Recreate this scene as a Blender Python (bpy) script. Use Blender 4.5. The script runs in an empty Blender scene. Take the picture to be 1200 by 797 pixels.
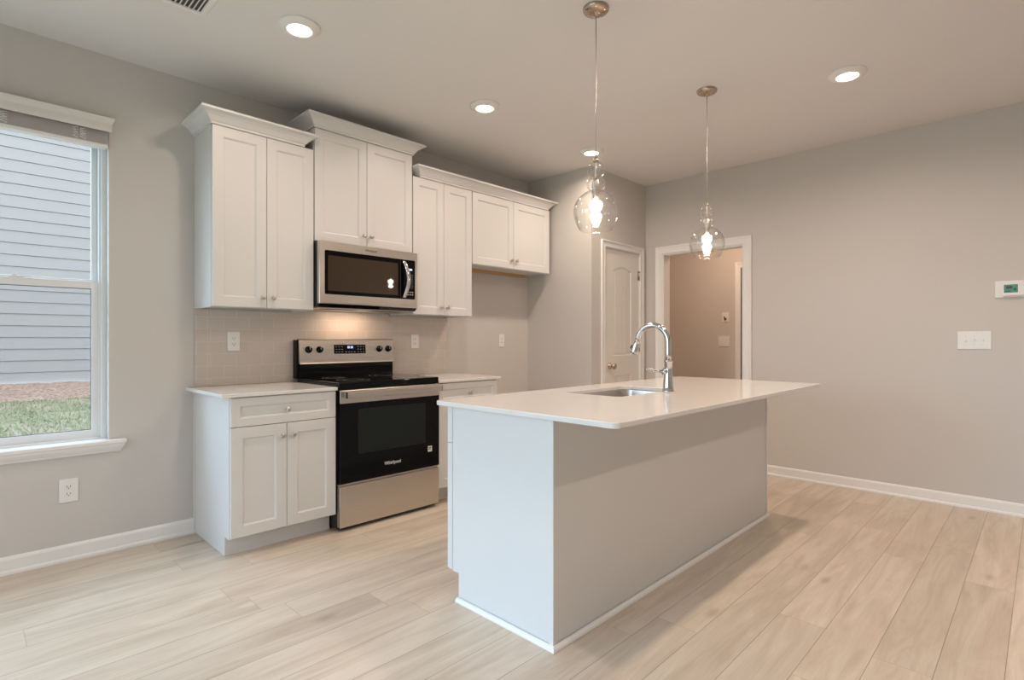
import bpy, bmesh, math, random
from mathutils import Vector, Matrix
random.seed(7)
SC = bpy.context.scene
COL = SC.collection
# ------------------------------------------------------------------ camera, world, light
YAW = 44.4963
cam_d = bpy.data.cameras.new('camera'); cam = bpy.data.objects.new('camera', cam_d); COL.objects.link(cam)
cam.location = (0, 0, 1.171)
cam.rotation_euler = (math.radians(90), 0, math.radians(YAW - 90))
cam_d.sensor_width = 36; cam_d.lens = 635.708 / 1200 * 36; cam_d.clip_start = 0.02
SC.camera = cam
SC.view_settings.view_transform = 'Standard'
SC.view_settings.look = 'None'
SC.view_settings.gamma = 1
SC.view_settings.use_curve_mapping = False
SC.view_settings.exposure = 0.17
WORLD = 2.1
SKY_BLUE = (0.53, 0.76, 1.0, 1)
CAN_W = 9.4
PEND_GLOW = 42.0
SIDE_SKY = 10.4
w = bpy.data.worlds.new('overcast sky'); SC.world = w; w.use_nodes = True
nt = w.node_tree; bg = nt.nodes['Background']
tc = nt.nodes.new('ShaderNodeTexCoord')
dot = nt.nodes.new('ShaderNodeVectorMath'); dot.operation = 'DOT_PRODUCT'; dot.inputs[1].default_value = Vector((-0.60, 0.45, 0.60)).normalized()
mr = nt.nodes.new('ShaderNodeMapRange'); mr.inputs[1].default_value = 0.55; mr.inputs[2].default_value = 0.97
mr.inputs[3].default_value = WORLD; mr.inputs[4].default_value = SIDE_SKY
mr.interpolation_type = 'SMOOTHSTEP'
nt.links.new(tc.outputs['Generated'], dot.inputs[0]); nt.links.new(dot.outputs['Value'], mr.inputs[0])
nt.links.new(mr.outputs[0], bg.inputs['Strength'])
mr2 = nt.nodes.new('ShaderNodeMapRange'); mr2.inputs[1].default_value = 0.5; mr2.inputs[2].default_value = 0.85; nt.links.new(dot.outputs['Value'], mr2.inputs[0])
mxc = nt.nodes.new('ShaderNodeMix'); mxc.data_type = 'RGBA'; mxc.inputs[6].default_value = (0.90, 0.94, 1.0, 1); mxc.inputs[7].default_value = SKY_BLUE
nt.links.new(mr2.outputs[0], mxc.inputs[0]); nt.links.new(mxc.outputs[2], bg.inputs['Color'])

def portal(name, loc, rot, sx, sy):
    l = bpy.data.lights.new(name, 'AREA'); l.shape = 'RECTANGLE'; l.size = sx; l.size_y = sy
    l.cycles.is_portal = True
    o = bpy.data.objects.new(name, l); COL.objects.link(o); o.location = loc; o.rotation_euler = rot
    return o

# ------------------------------------------------------------------ key dimensions
D = 3.704; E = 4.928; YP = 2.920; H = 2.746; XA = 3.995
XL = -1.8; YB = -3.0; WT = 0.12
KT = 0.885; IT = 0.8976
WX0, WX1, WZ0, WZ1 = -0.38, 0.579, 0.612, 2.36
portal('daylight_portal_patio', (XL - 0.15, 1.4, 1.1), (0, math.radians(-90), 0), 2.2, 3.8)
portal('daylight_portal_twin', (-1.04, D + 0.2, 1.48), (math.radians(-90), 0, 0), 1.0, 1.8)
portal('daylight_portal_window', ((WX0 + WX1) / 2, D + 0.2, 1.48), (math.radians(-90), 0, 0), 1.0, 1.8)

# ------------------------------------------------------------------ materials
M = {}
def mat(name, col, rough=0.5, metal=0.0, **k):
    m = bpy.data.materials.new(name); m.use_nodes = True
    b = m.node_tree.nodes['Principled BSDF']
    b.inputs['Base Color'].default_value = (*col, 1); b.inputs['Roughness'].default_value = rough
    b.inputs['Metallic'].default_value = metal
    for kk, v in k.items(): b.inputs[kk.replace('_', ' ')].default_value = v
    M[name] = m
    return m
def N(m, t): return m.node_tree.nodes.new(t)
def LK(m, a, b): m.node_tree.links.new(a, b)
def noise_bump(m, scale=200, strength=0.1, dist=0.001, stretch=(1, 1, 1)):
    tc = N(m, 'ShaderNodeTexCoord'); mp = N(m, 'ShaderNodeMapping'); mp.inputs['Scale'].default_value = stretch
    n = N(m, 'ShaderNodeTexNoise'); n.inputs['Scale'].default_value = scale; n.inputs['Detail'].default_value = 3
    b = N(m, 'ShaderNodeBump'); b.inputs['Strength'].default_value = strength; b.inputs['Distance'].default_value = dist
    LK(m, tc.outputs['Object'], mp.inputs[0]); LK(m, mp.outputs[0], n.inputs[0]); LK(m, n.outputs[0], b.inputs['Height'])
    LK(m, b.outputs[0], m.node_tree.nodes['Principled BSDF'].inputs['Normal'])
    return n
noise_bump(mat('wall_paint', (0.60, 0.57, 0.54), 0.75), 350, 0.15, 0.0006)
noise_bump(mat('ceiling_paint', (0.76, 0.74, 0.72), 0.9), 250, 0.2, 0.0008)
mat('trim_paint', (0.82, 0.81, 0.79), 0.35)
mat('cabinet_paint', (0.69, 0.685, 0.675), 0.38)
mat('door_paint', (0.80, 0.77, 0.73), 0.4)
mat('vinyl', (0.80, 0.81, 0.82), 0.35)
mat('plastic_white', (0.80, 0.79, 0.77), 0.35)
mat('slot_dark', (0.05, 0.05, 0.05), 0.5)
mat('black_gloss', (0.004, 0.004, 0.005), 0.05, Specular_IOR_Level=0.18)
mat('black_matte', (0.012, 0.012, 0.013), 0.4)
mat('oven_glass', (0.012, 0.016, 0.015), 0.03, Specular_IOR_Level=0.25)
mat('micro_glass', (0.050, 0.033, 0.022), 0.02)
mat('dark_gap', (0.02, 0.02, 0.02), 0.7)
mat('chrome', (0.62, 0.62, 0.62), 0.10, 1.0)
mat('nickel', (0.55, 0.52, 0.48), 0.28, 1.0)
mat('bronze_nickel', (0.50, 0.42, 0.35), 0.22, 1.0)
mat('print_grey', (0.55, 0.55, 0.56), 0.5)
mat('rubber', (0.03, 0.03, 0.03), 0.7)
mat('bare_wood', (0.55, 0.33, 0.17), 0.6)
mat('grout_trim', (0.66, 0.61, 0.56), 0.4)
mat('blind_vinyl', (0.70, 0.665, 0.64), 0.45)
mat('blind_cord', (0.90, 0.89, 0.87), 0.6)
def stainless():
    m = mat('stainless', (0.62, 0.575, 0.525), 0.3, 1.0, Anisotropic=0.6)
    tc = N(m, 'ShaderNodeTexCoord'); mp = N(m, 'ShaderNodeMapping'); mp.inputs['Scale'].default_value = (2, 2, 400)
    n = N(m, 'ShaderNodeTexNoise'); n.inputs['Scale'].default_value = 3; n.inputs['Detail'].default_value = 2
    r = N(m, 'ShaderNodeMapRange'); r.inputs[3].default_value = 0.24; r.inputs[4].default_value = 0.34
    tg = N(m, 'ShaderNodeTangent'); tg.direction_type = 'RADIAL'; tg.axis = 'Z'; LK(m, tg.outputs[0], m.node_tree.nodes['Principled BSDF'].inputs['Tangent'])
    LK(m, tc.outputs['Object'], mp.inputs[0]); LK(m, mp.outputs[0], n.inputs[0]); LK(m, n.outputs[0], r.inputs[0])
    LK(m, r.outputs[0], m.node_tree.nodes['Principled BSDF'].inputs['Roughness'])
stainless()
def quartz():
    m = mat('quartz', (0.74, 0.72, 0.70), 0.13)
    tc = N(m, 'ShaderNodeTexCoord'); n = N(m, 'ShaderNodeTexNoise'); n.inputs['Scale'].default_value = 260; n.inputs['Detail'].default_value = 3
    c = N(m, 'ShaderNodeValToRGB'); c.color_ramp.elements[0].position = 0.30; c.color_ramp.elements[0].color = (0.72, 0.69, 0.66, 1)
    c.color_ramp.elements[1].position = 0.42; c.color_ramp.elements[1].color = (0.74, 0.72, 0.70, 1)
    LK(m, tc.outputs['Object'], n.inputs[0]); LK(m, n.outputs[0], c.inputs[0])
    LK(m, c.outputs[0], m.node_tree.nodes['Principled BSDF'].inputs['Base Color'])
quartz()
def emit(name, col, s):
    m = mat(name, (0.8, 0.8, 0.8), 0.5)
    b = m.node_tree.nodes['Principled BSDF']; b.inputs['Emission Color'].default_value = (*col, 1); b.inputs['Emission Strength'].default_value = s
    return m
emit('can_lens', (1.0, 0.90, 0.78), 6.0)
emit('bulb_glow', (1.0, 0.81, 0.65), PEND_GLOW)
emit('clock_digits', (0.35, 0.55, 1.0), 1.6)
emit('lcd_green', (0.10, 0.42, 0.26), 0.35)
M['lcd_green'].node_tree.nodes['Principled BSDF'].inputs['Base Color'].default_value = (0.02, 0.10, 0.07, 1)
def thin_glass(name, tint, f0, f1, power):
    m = bpy.data.materials.new(name); m.use_nodes = True; t = m.node_tree; t.nodes.clear()
    o = t.nodes.new('ShaderNodeOutputMaterial'); mx = t.nodes.new('ShaderNodeMixShader'); tr = t.nodes.new('ShaderNodeBsdfTransparent')
    gl = t.nodes.new('ShaderNodeBsdfGlossy'); gl.inputs['Roughness'].default_value = 0.0
    lw = t.nodes.new('ShaderNodeLayerWeight'); lw.inputs['Blend'].default_value = 0.5
    pw = t.nodes.new('ShaderNodeMath'); pw.operation = 'POWER'; pw.inputs[1].default_value = power
    ma = t.nodes.new('ShaderNodeMath'); ma.operation = 'MULTIPLY_ADD'; ma.inputs[1].default_value = f1 - f0; ma.inputs[2].default_value = f0
    tr.inputs[0].default_value = (*tint, 1)
    t.links.new(lw.outputs['Facing'], pw.inputs[0]); t.links.new(pw.outputs[0], ma.inputs[0]); t.links.new(ma.outputs[0], mx.inputs[0]); t.links.new(tr.outputs[0], mx.inputs[1]); t.links.new(gl.outputs[0], mx.inputs[2])
    t.links.new(mx.outputs[0], o.inputs[0]); M[name] = m
thin_glass('window_glass', (0.97, 0.985, 0.985), 0.03, 0.8, 5.0)
thin_glass('shade_glass', (0.99, 0.99, 0.985), 0.045, 0.7, 3.0)
thin_glass('insect_screen', (0.97, 0.97, 0.97), 0.02, 0.1, 3.0)
def floor_mat():
    m = mat('floor_planks', (0.6, 0.5, 0.4), 0.32); t = m.node_tree; nn = t.nodes; b = nn['Principled BSDF']
    def math_(op, a, bb=None, c=None):
        n = nn.new('ShaderNodeMath'); n.operation = op
        for i, v in enumerate((a, bb, c)):
            if v is None: continue
            if isinstance(v, (int, float)): n.inputs[i].default_value = v
            else: t.links.new(v, n.inputs[i])
        return n.outputs[0]
    tc = nn.new('ShaderNodeTexCoord'); sp = nn.new('ShaderNodeSeparateXYZ'); t.links.new(tc.outputs['Object'], sp.inputs[0])
    x, y = sp.outputs[0], sp.outputs[1]
    PW, PL = 0.178, 1.52
    v = math_('DIVIDE', math_('SUBTRACT', y, 0.100), PW)
    row = math_('FLOOR', v); fv = math_('FRACT', v)
    wn = nn.new('ShaderNodeTexWhiteNoise'); wn.noise_dimensions = '1D'; t.links.new(row, wn.inputs['W'])
    u = math_('DIVIDE', math_('ADD', x, math_('MULTIPLY', wn.outputs['Value'], PL * 3)), PL)
    colm = math_('FLOOR', u); fu = math_('FRACT', u)
    cb = nn.new('ShaderNodeCombineXYZ'); t.links.new(row, cb.inputs[0]); t.links.new(colm, cb.inputs[1])
    w2 = nn.new('ShaderNodeTexWhiteNoise'); w2.noise_dimensions = '3D'; t.links.new(cb.outputs[0], w2.inputs['Vector'])
    # grain, offset per plank
    off = nn.new('ShaderNodeVectorMath'); off.operation = 'MULTIPLY_ADD'; t.links.new(w2.outputs['Color'], off.inputs[0]); off.inputs[1].default_value = (40, 40, 40); t.links.new(tc.outputs['Object'], off.inputs[2])
    mp = nn.new('ShaderNodeMapping'); mp.inputs['Scale'].default_value = (0.9, 7, 1); t.links.new(off.outputs[0], mp.inputs[0])
    g1 = nn.new('ShaderNodeTexNoise'); g1.inputs['Scale'].default_value = 1.6; g1.inputs['Detail'].default_value = 6; g1.inputs['Roughness'].default_value = 0.62; g1.inputs['Distortion'].default_value = 1.1; t.links.new(mp.outputs[0], g1.inputs[0])
    mp2 = nn.new('ShaderNodeMapping'); mp2.inputs['Scale'].default_value = (6, 150, 1); t.links.new(off.outputs[0], mp2.inputs[0])
    g2 = nn.new('ShaderNodeTexNoise'); g2.inputs['Scale'].default_value = 1.0; g2.inputs['Detail'].default_value = 3; t.links.new(mp2.outputs[0], g2.inputs[0])
    mp3 = nn.new('ShaderNodeMapping'); mp3.inputs['Scale'].default_value = (1.9, 4.6, 1); t.links.new(off.outputs[0], mp3.inputs[0])
    kn = nn.new('ShaderNodeTexVoronoi'); kn.inputs['Scale'].default_value = 1.0; t.links.new(mp3.outputs[0], kn.inputs[0])
    knot = nn.new('ShaderNodeMapRange'); knot.inputs[1].default_value = 0.02; knot.inputs[2].default_value = 0.15; knot.inputs[3].default_value = 1; knot.inputs[4].default_value = 0; knot.interpolation_type = 'SMOOTHSTEP'
    t.links.new(kn.outputs['Distance'], knot.inputs[0])
    cr = nn.new('ShaderNodeValToRGB'); t.links.new(g1.outputs[0], cr.inputs[0])
    e = cr.color_ramp.elements; e[0].position = 0.28; e[0].color = FLOOR_DARK; e[1].position = 0.62; e[1].color = FLOOR_LIGHT
    def mix(fac, a, bcol, blend='MIX'):
        n = nn.new('ShaderNodeMix'); n.data_type = 'RGBA'; n.blend_type = blend
        if isinstance(fac, (int, float)): n.inputs[0].default_value = fac
        else: t.links.new(fac, n.inputs[0])
        t.links.new(a, n.inputs[6])
        if isinstance(bcol, tuple): n.inputs[7].default_value = bcol
        else: t.links.new(bcol, n.inputs[7])
        return n.outputs[2]
    c = cr.outputs[0]
    gr = nn.new('ShaderNodeMapRange'); gr.inputs[3].default_value = 0.90; gr.inputs[4].default_value = 1.08; t.links.new(g2.outputs[0], gr.inputs[0])
    hs = nn.new('ShaderNodeHueSaturation'); t.links.new(c, hs.inputs['Color'])
    pv = nn.new('ShaderNodeMapRange'); pv.inputs[3].default_value = 0.93; pv.inputs[4].default_value = 1.06; t.links.new(w2.outputs['Value'], pv.inputs[0])
    t.links.new(math_('MULTIPLY', gr.outputs[0], pv.outputs[0]), hs.inputs['Value'])
    c = mix(math_('MULTIPLY', knot.outputs[0], 0.38), hs.outputs[0], (0.22, 0.15, 0.09, 1))
    # seams
    ev = math_('MINIMUM', fv, math_('SUBTRACT', 1.0, fv)); eu = math_('MINIMUM', fu, math_('SUBTRACT', 1.0, fu))
    sv = math_('LESS_THAN', math_('MULTIPLY', ev, PW), 0.0014); su = math_('LESS_THAN', math_('MULTIPLY', eu, PL), 0.0011)
    seam = math_('MAXIMUM', sv, math_('MULTIPLY', su, 0.7))
    c = mix(math_('MULTIPLY', seam, 0.62), c, (0.16, 0.12, 0.085, 1))
    t.links.new(c, b.inputs['Base Color'])
    bp = nn.new('ShaderNodeBump'); bp.inputs['Strength'].default_value = 0.25; bp.inputs['Distance'].default_value = 0.001
    t.links.new(math_('SUBTRACT', g2.outputs[0], math_('MULTIPLY', seam, 2.0)), bp.inputs['Height']); t.links.new(bp.outputs[0], b.inputs['Normal'])
FLOOR_DARK = (0.52, 0.415, 0.315, 1); FLOOR_LIGHT = (0.675, 0.575, 0.47, 1)
floor_mat()
def tile_mat():
    m = mat('subway_tile', (0.4, 0.35, 0.3), 0.18); t = m.node_tree; nn = t.nodes; b = nn['Principled BSDF']
    tc = nn.new('ShaderNodeTexCoord'); sp = nn.new('ShaderNodeSeparateXYZ'); cb = nn.new('ShaderNodeCombineXYZ')
    t.links.new(tc.outputs['Object'], sp.inputs[0])
    ax = nn.new('ShaderNodeMath'); ax.operation = 'ADD'; ax.inputs[1].default_value = -0.012 + 0.154 * 10; t.links.new(sp.outputs[0], ax.inputs[0])
    az = nn.new('ShaderNodeMath'); az.operation = 'ADD'; az.inputs[1].default_value = -0.019 + 0.0762 * 10; t.links.new(sp.outputs[2], az.inputs[0])
    t.links.new(ax.outputs[0], cb.inputs[0]); t.links.new(az.outputs[0], cb.inputs[1])
    br = nn.new('ShaderNodeTexBrick'); br.offset = 0.5; br.inputs['Scale'].default_value = 1.0
    br.inputs['Brick Width'].default_value = 0.154; br.inputs['Row Height'].default_value = 0.0762; br.inputs['Mortar Size'].default_value = 0.0014
    br.inputs['Mortar Smooth'].default_value = 0.1; br.inputs['Bias'].default_value = 0
    br.inputs['Color1'].default_value = (0.57, 0.51, 0.46, 1); br.inputs['Color2'].default_value = (0.595, 0.535, 0.485, 1); br.inputs['Mortar'].default_value = (0.68, 0.63, 0.58, 1)
    t.links.new(cb.outputs[0], br.inputs['Vector']); t.links.new(br.outputs['Color'], b.inputs['Base Color'])
    rr_ = nn.new('ShaderNodeMapRange'); rr_.inputs[3].default_value = 0.16; rr_.inputs[4].default_value = 0.8; t.links.new(br.outputs['Fac'], rr_.inputs[0]); t.links.new(rr_.outputs[0], b.inputs['Roughness'])
    bp = nn.new('ShaderNodeBump'); bp.invert = True; bp.inputs['Strength'].default_value = 0.5; bp.inputs['Distance'].default_value = 0.0015
    t.links.new(br.outputs['Fac'], bp.inputs['Height']); t.links.new(bp.outputs[0], b.inputs['Normal'])
tile_mat()
def mottled(name, c0, c1, scale, rough=0.9, detail=6, p0=0.35, p1=0.65):
    m = mat(name, c0, rough); tc = N(m, 'ShaderNodeTexCoord'); n = N(m, 'ShaderNodeTexNoise'); n.inputs['Scale'].default_value = scale; n.inputs['Detail'].default_value = detail
    c = N(m, 'ShaderNodeValToRGB'); c.color_ramp.elements[0].position = p0; c.color_ramp.elements[0].color = (*c0, 1); c.color_ramp.elements[1].position = p1; c.color_ramp.elements[1].color = (*c1, 1)
    LK(m, tc.outputs['Object'], n.inputs[0]); LK(m, n.outputs[0], c.inputs[0]); LK(m, c.outputs[0], m.node_tree.nodes['Principled BSDF'].inputs['Base Color'])
mottled('lawn_soil', (0.27, 0.28, 0.17), (0.40, 0.35, 0.27), 5)
mottled('grass_blade', (0.27, 0.33, 0.17), (0.48, 0.46, 0.32), 3)
mottled('pine_straw', (0.26, 0.16, 0.12), (0.52, 0.38, 0.30), 30)
noise_bump(mat('siding_white', (0.39, 0.39, 0.395), 0.6), 60, 0.3, 0.002, (0.3, 1, 6))
mat('roof_grey', (0.2, 0.2, 0.21), 0.9)

# ------------------------------------------------------------------ geometry helpers
def new(): return bmesh.new()
def bx(bm, x0, x1, y0, y1, z0, z1, bev=0.0, seg=2):
    x0, x1 = sorted((x0, x1)); y0, y1 = sorted((y0, y1)); z0, z1 = sorted((z0, z1))
    vs = [bm.verts.new(p) for p in ((x0, y0, z0), (x1, y0, z0), (x1, y1, z0), (x0, y1, z0), (x0, y0, z1), (x1, y0, z1), (x1, y1, z1), (x0, y1, z1))]
    fs = [bm.faces.new([vs[i] for i in f]) for f in ((0, 3, 2, 1), (4, 5, 6, 7), (0, 1, 5, 4), (1, 2, 6, 5), (2, 3, 7, 6), (3, 0, 4, 7))]
    if bev > 0:
        es = set(e for f in fs for e in f.edges)
        bmesh.ops.bevel(bm, geom=list(es), offset=bev, segments=seg, affect='EDGES', profile=0.5)
    return bm
def loft(bm, loops, close=True, cap0=False, cap1=False, smooth=False):
    rows = [[bm.verts.new(p) for p in L] for L in loops]; n = len(rows[0])
    for a, b in zip(rows, rows[1:]):
        for i in range(n if close else n - 1):
            j = (i + 1) % n
            try:
                f = bm.faces.new((a[i], a[j], b[j], b[i])); f.smooth = smooth
            except ValueError: pass
    if cap0: bm.faces.new(rows[0][::-1])
    if cap1: bm.faces.new(rows[-1])
    return rows
def frame_of(axis):
    return Vector(axis).normalized().to_track_quat('Z', 'Y').to_matrix()
def lathe(bm, prof, c=(0, 0, 0), axis=(0, 0, 1), n=24, smooth=True, cap0=True, cap1=True):
    R = frame_of(axis); c = Vector(c); loops = []
    for r, h in prof:
        r = max(r, 1e-5)
        loops.append([c + R @ Vector((r * math.cos(2 * math.pi * i / n), r * math.sin(2 * math.pi * i / n), h)) for i in range(n)])
    loft(bm, loops, True, cap0, cap1, smooth)
    return bm
def tube(bm, pts, r, n=10, smooth=True):
    pts = [Vector(p) for p in pts]; rr = r if isinstance(r, (list, tuple)) else [r] * len(pts)
    t = (pts[1] - pts[0]).normalized(); up = Vector((0, 0, 1)) if abs(t.z) < 0.9 else Vector((1, 0, 0))
    nrm = t.cross(up).normalized(); loops = []
    for i, p in enumerate(pts):
        a = pts[max(0, i - 1)]; b = pts[min(len(pts) - 1, i + 1)]; t = (b - a).normalized()
        nrm = (nrm - t * nrm.dot(t)).normalized(); bi = t.cross(nrm)
        loops.append([p + (nrm * math.cos(2 * math.pi * k / n) + bi * math.sin(2 * math.pi * k / n)) * rr[i] for k in range(n)])
    loft(bm, loops, True, True, True, smooth)
    return bm
def prism(bm, poly, axis, a, b, smooth=False):
    """poly = 2D points; axis 'x': (y,z), 'y': (x,z), 'z': (x,y)"""
    def P(p, t):
        return {'x': (t, p[0], p[1]), 'y': (p[0], t, p[1]), 'z': (p[0], p[1], t)}[axis]
    loft(bm, [[P(p, a) for p in poly], [P(p, b) for p in poly]], True, True, True, smooth)
    return bm
def rr(x0, x1, y0, y1, r, n=6):
    out = []
    for cx, cy, a0 in ((x1 - r, y1 - r, 0), (x0 + r, y1 - r, 90), (x0 + r, y0 + r, 180), (x1 - r, y0 + r, 270)):
        for k in range(n + 1):
            a = math.radians(a0 + 90 * k / n); out.append((cx + r * math.cos(a), cy + r * math.sin(a)))
    return out
def ringpanel(bm, x0, x1, z0, z1, y, prof, s=1, ax='y'):
    """concentric rectangles; prof = [(inset, depth)], ends filled; s=+1 faces -axis"""
    loops = []
    for i, d in prof:
        L = [(x0 + i, z0 + i), (x1 - i, z0 + i), (x1 - i, z1 - i), (x0 + i, z1 - i)]
        loops.append([(a, y + s * d, b) if ax == 'y' else (y + s * d, a, b) for a, b in L])
    loft(bm, loops, True, True, True)
    return bm
SHAKER = [(0, 0.019), (0, 0.0015), (0.0015, 0), (0.058, 0), (0.0595, 0.0025), (0.063, 0.004), (0.066, 0.0085)]
def slabprof(rail): return [(0, 0.019), (0, 0.0015), (0.0015, 0), (rail, 0), (rail + 0.0015, 0.0025), (rail + 0.005, 0.004), (rail + 0.008, 0.0085)]

def fin(name, bm, m, parent=None, kind=None):
    bmesh.ops.recalc_face_normals(bm, faces=bm.faces)
    if parent is not None and parent.type == 'EMPTY' or parent is not None:
        o = parent; off = Vector((0, 0, 0))
        while o is not None: off += o.location; o = o.parent
        bmesh.ops.translate(bm, verts=bm.verts, vec=-off)
    me = bpy.data.meshes.new(name); bm.to_mesh(me); bm.free()
    me.materials.append(M[m]); ob = bpy.data.objects.new(name, me); COL.objects.link(ob)
    if parent is not None: ob.parent = parent
    if kind: ob['kind'] = kind
    return ob
def thing(name, label, cat, loc, group=None, kind=None):
    o = bpy.data.objects.new(name, None); COL.objects.link(o); o.location = loc; o.empty_display_size = 0.1
    if label: o['label'] = label
    if cat: o['category'] = cat
    if group: o['group'] = group
    if kind: o['kind'] = kind
    return o
def tag(o, label, cat, group=None, kind=None):
    o['label'] = label; o['category'] = cat
    if group: o['group'] = group
    if kind: o['kind'] = kind
    return o
def struct(name, bm, m, parent=None): return fin(name, bm, m, parent, 'structure' if parent is None else None)
def copy_tree(o, parent=None):
    c = o.copy(); COL.objects.link(c); c.parent = parent
    for ch in list(o.children): copy_tree(ch, c)
    return c
def text_part(name, s, size, m, parent, origin, facing=(0, -1), depth=0.0006, bold=False):
    cu = bpy.data.curves.new(name, 'FONT'); cu.body = s; cu.size = size; cu.extrude = depth; cu.align_x = 'CENTER'; cu.align_y = 'CENTER'
    if bold: cu.offset = size * 0.02
    t = bpy.data.objects.new('tmp_text', cu); COL.objects.link(t)
    bpy.context.view_layer.update()
    me = bpy.data.meshes.new_from_object(t.evaluated_get(bpy.context.evaluated_depsgraph_get()))
    bpy.data.objects.remove(t)
    me.materials.clear(); me.materials.append(M[m])
    ang = math.atan2(facing[1], facing[0]) + math.pi / 2
    me.transform(Matrix.Rotation(ang, 4, 'Z') @ Matrix.Rotation(math.pi / 2, 4, 'X'))
    me.name = name
    o = bpy.data.objects.new(name, me); COL.objects.link(o)
    off = Vector((0, 0, 0)); q = parent
    while q is not None: off += q.location; q = q.parent
    o.parent = parent; o.location = Vector(origin) - off
    return o

# ------------------------------------------------------------------ room shell
X2 = 7.4
b = new(); bx(b, XL - 0.1, X2, YB - 0.1, D + 0.15, -0.12, 0); struct('floor', b, 'floor_planks')
b = new(); bx(b, XL - 0.1, X2, YB - 0.1, D + 0.15, H, H + 0.12); struct('ceiling', b, 'ceiling_paint')
# wall with the window and the cabinets
b = new()
bx(b, XL, -1.50, D, D + 0.15, 0, H); bx(b, -0.58, WX0, D, D + 0.15, 0, H); bx(b, -1.50, -0.58, D, D + 0.15, 0, WZ0 - 0.015); bx(b, -1.50, -0.58, D, D + 0.15, WZ1, H); bx(b, WX1, XA, D, D + 0.15, 0, H)
bx(b, WX0, WX1, D, D + 0.15, 0, WZ0 - 0.015); bx(b, WX0, WX1, D, D + 0.15, WZ1, H)
struct('wall_back', b, 'wall_paint')
# pantry block: side wall and front wall with door opening
PX0, PX1, PZ = 4.196, 4.813, 2.045
b = new(); bx(b, XA, XA + 0.11, YP, D + 0.15, 0, H); bx(b, XA + 0.11, PX0, YP, YP + 0.11, 0, H)
bx(b, PX1, E, YP, YP + 0.11, 0, H); bx(b, PX0, PX1, YP, YP + 0.11, PZ, H)
struct('wall_pantry', b, 'wall_paint')
# right wall with cased opening
OY0, OY1, OZ = 1.925, 2.735, 2.035
b = new(); bx(b, E, E + WT, YB, OY0, 0, H); bx(b, E, E + WT, OY1, D + 0.15, 0, H); bx(b, E, E + WT, OY0, OY1, OZ, H)
struct('wall_right', b, 'wall_paint')
# hall beyond
HX = E + 1.6
b = new(); bx(b, HX, HX + 0.1, -0.2, D + 0.15, 0, H); struct('wall_hall_end', b, 'wall_paint')
b = new(); bx(b, E + WT, HX, D + 0.03, D + 0.15, 0, H); struct('wall_hall_left', b, 'wall_paint')
b = new(); bx(b, E + WT, HX, 0.4, 0.5, 0, H); struct('wall_hall_right', b, 'wall_paint')
# wall behind the camera and left wall with unseen patio door, added for daylight
b = new(); bx(b, XL, E, YB - 0.1, YB, 0, H); struct('wall_front', b, 'wall_paint')
PY0, PY1, PYM = -0.45, 3.25, 1.37
b = new(); bx(b, XL - 0.1, XL, YB, PY0, 0, H); bx(b, XL - 0.1, XL, PY1, D + 0.15, 0, H); bx(b, XL - 0.1, XL, PY0, PY1, 2.15, H)
struct('wall_left', b, 'wall_paint')
b = new()
for y0 in (PY0, PYM, PY1 - 0.07): bx(b, XL - 0.08, XL - 0.02, y0, y0 + 0.07, 0, 2.15)
for z0 in (0.0, 2.08): bx(b, XL - 0.08, XL - 0.02, PY0 + 0.07, PY1 - 0.07, z0, z0 + 0.07)
pd = struct('unseen_patio_door', b, 'vinyl')  # patio door out of view, put in for the cool light on the left
for ya, yb_ in ((PY0 + 0.07, PYM), (PYM + 0.07, PY1 - 0.07)):
    b = new(); bx(b, XL - 0.055, XL - 0.045, ya, yb_, 0.07, 2.08); fin('pane', b, 'window_glass', pd)

# baseboards (profile: board with rounded top + shoe moulding)
def base_prof(): return [(0, 0), (0.024, 0), (0.024, 0.012), (0.020, 0.018), (0.013, 0.020), (0.013, 0.072), (0.010, 0.080), (0.004, 0.086), (0, 0.087)]
def baseboard(name, p0, p1, nrm):
    p0 = Vector((*p0, 0)); p1 = Vector((*p1, 0)); n = Vector((*nrm, 0)); b = new()
    loft(b, [[p + n * (o + 0.0005) + Vector((0, 0, z + 0.0005)) for o, z in base_prof()] for p in (p0, p1)], True, True, True)
    return struct(name, b, 'trim_paint')
baseboard('baseboard_back', (XL, D), (1.0, D), (0, -1))
baseboard('baseboard_alcove', (2.99, D), (XA, D), (0, -1))
baseboard('baseboard_pantry_side', (XA, D - 0.026), (XA, YP), (-1, 0))
baseboard('baseboard_pantry', (XA, YP), (4.135, YP), (0, -1))
baseboard('baseboard_right', (E, YB), (E, 1.862), (-1, 0))
baseboard('baseboard_right_corner', (E, 2.813), (E, YP - 0.02), (-1, 0))
baseboard('baseboard_hall', (HX, 2.70), (HX, D), (-1, 0))
baseboard('baseboard_front', (XL, YB), (E, YB), (0, 1))

# casing sweep: U-shaped door casings with a moulded profile, mitred at the corners
CAS = [(0.0, 0.010), (0.006, 0.013), (0.012, 0.013), (0.018, 0.010), (0.040, 0.012), (0.052, 0.017), (0.060, 0.018), (0.064, 0.015)]
def casing(name, a0, a1, ztop, plane, ax, s, width=0.064, z0=0.0):
    """a0,a1 inner edges along the wall; profile from inner edge outward; s = direction out of wall"""
    k = width / 0.064; b = new(); loops = []
    prof = [(0, 0.0005)] + [(u * k, t) for u, t in CAS] + [(width, 0.0005)]
    def P(a, t, z): return (a, plane + s * t, z) if ax == 'y' else (plane + s * t, a, z)
    for st in range(4):
        L = []
        for u, t in prof:
            if st == 0: L.append(P(a0 - u, t, z0))
            elif st == 1: L.append(P(a0 - u, t, ztop + u))
            elif st == 2: L.append(P(a1 + u, t, ztop + u))
            else: L.append(P(a1 + u, t, z0))
        loops.append(L)
    loft(b, loops, True, True, True)
    return struct(name, b, 'trim_paint')
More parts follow.
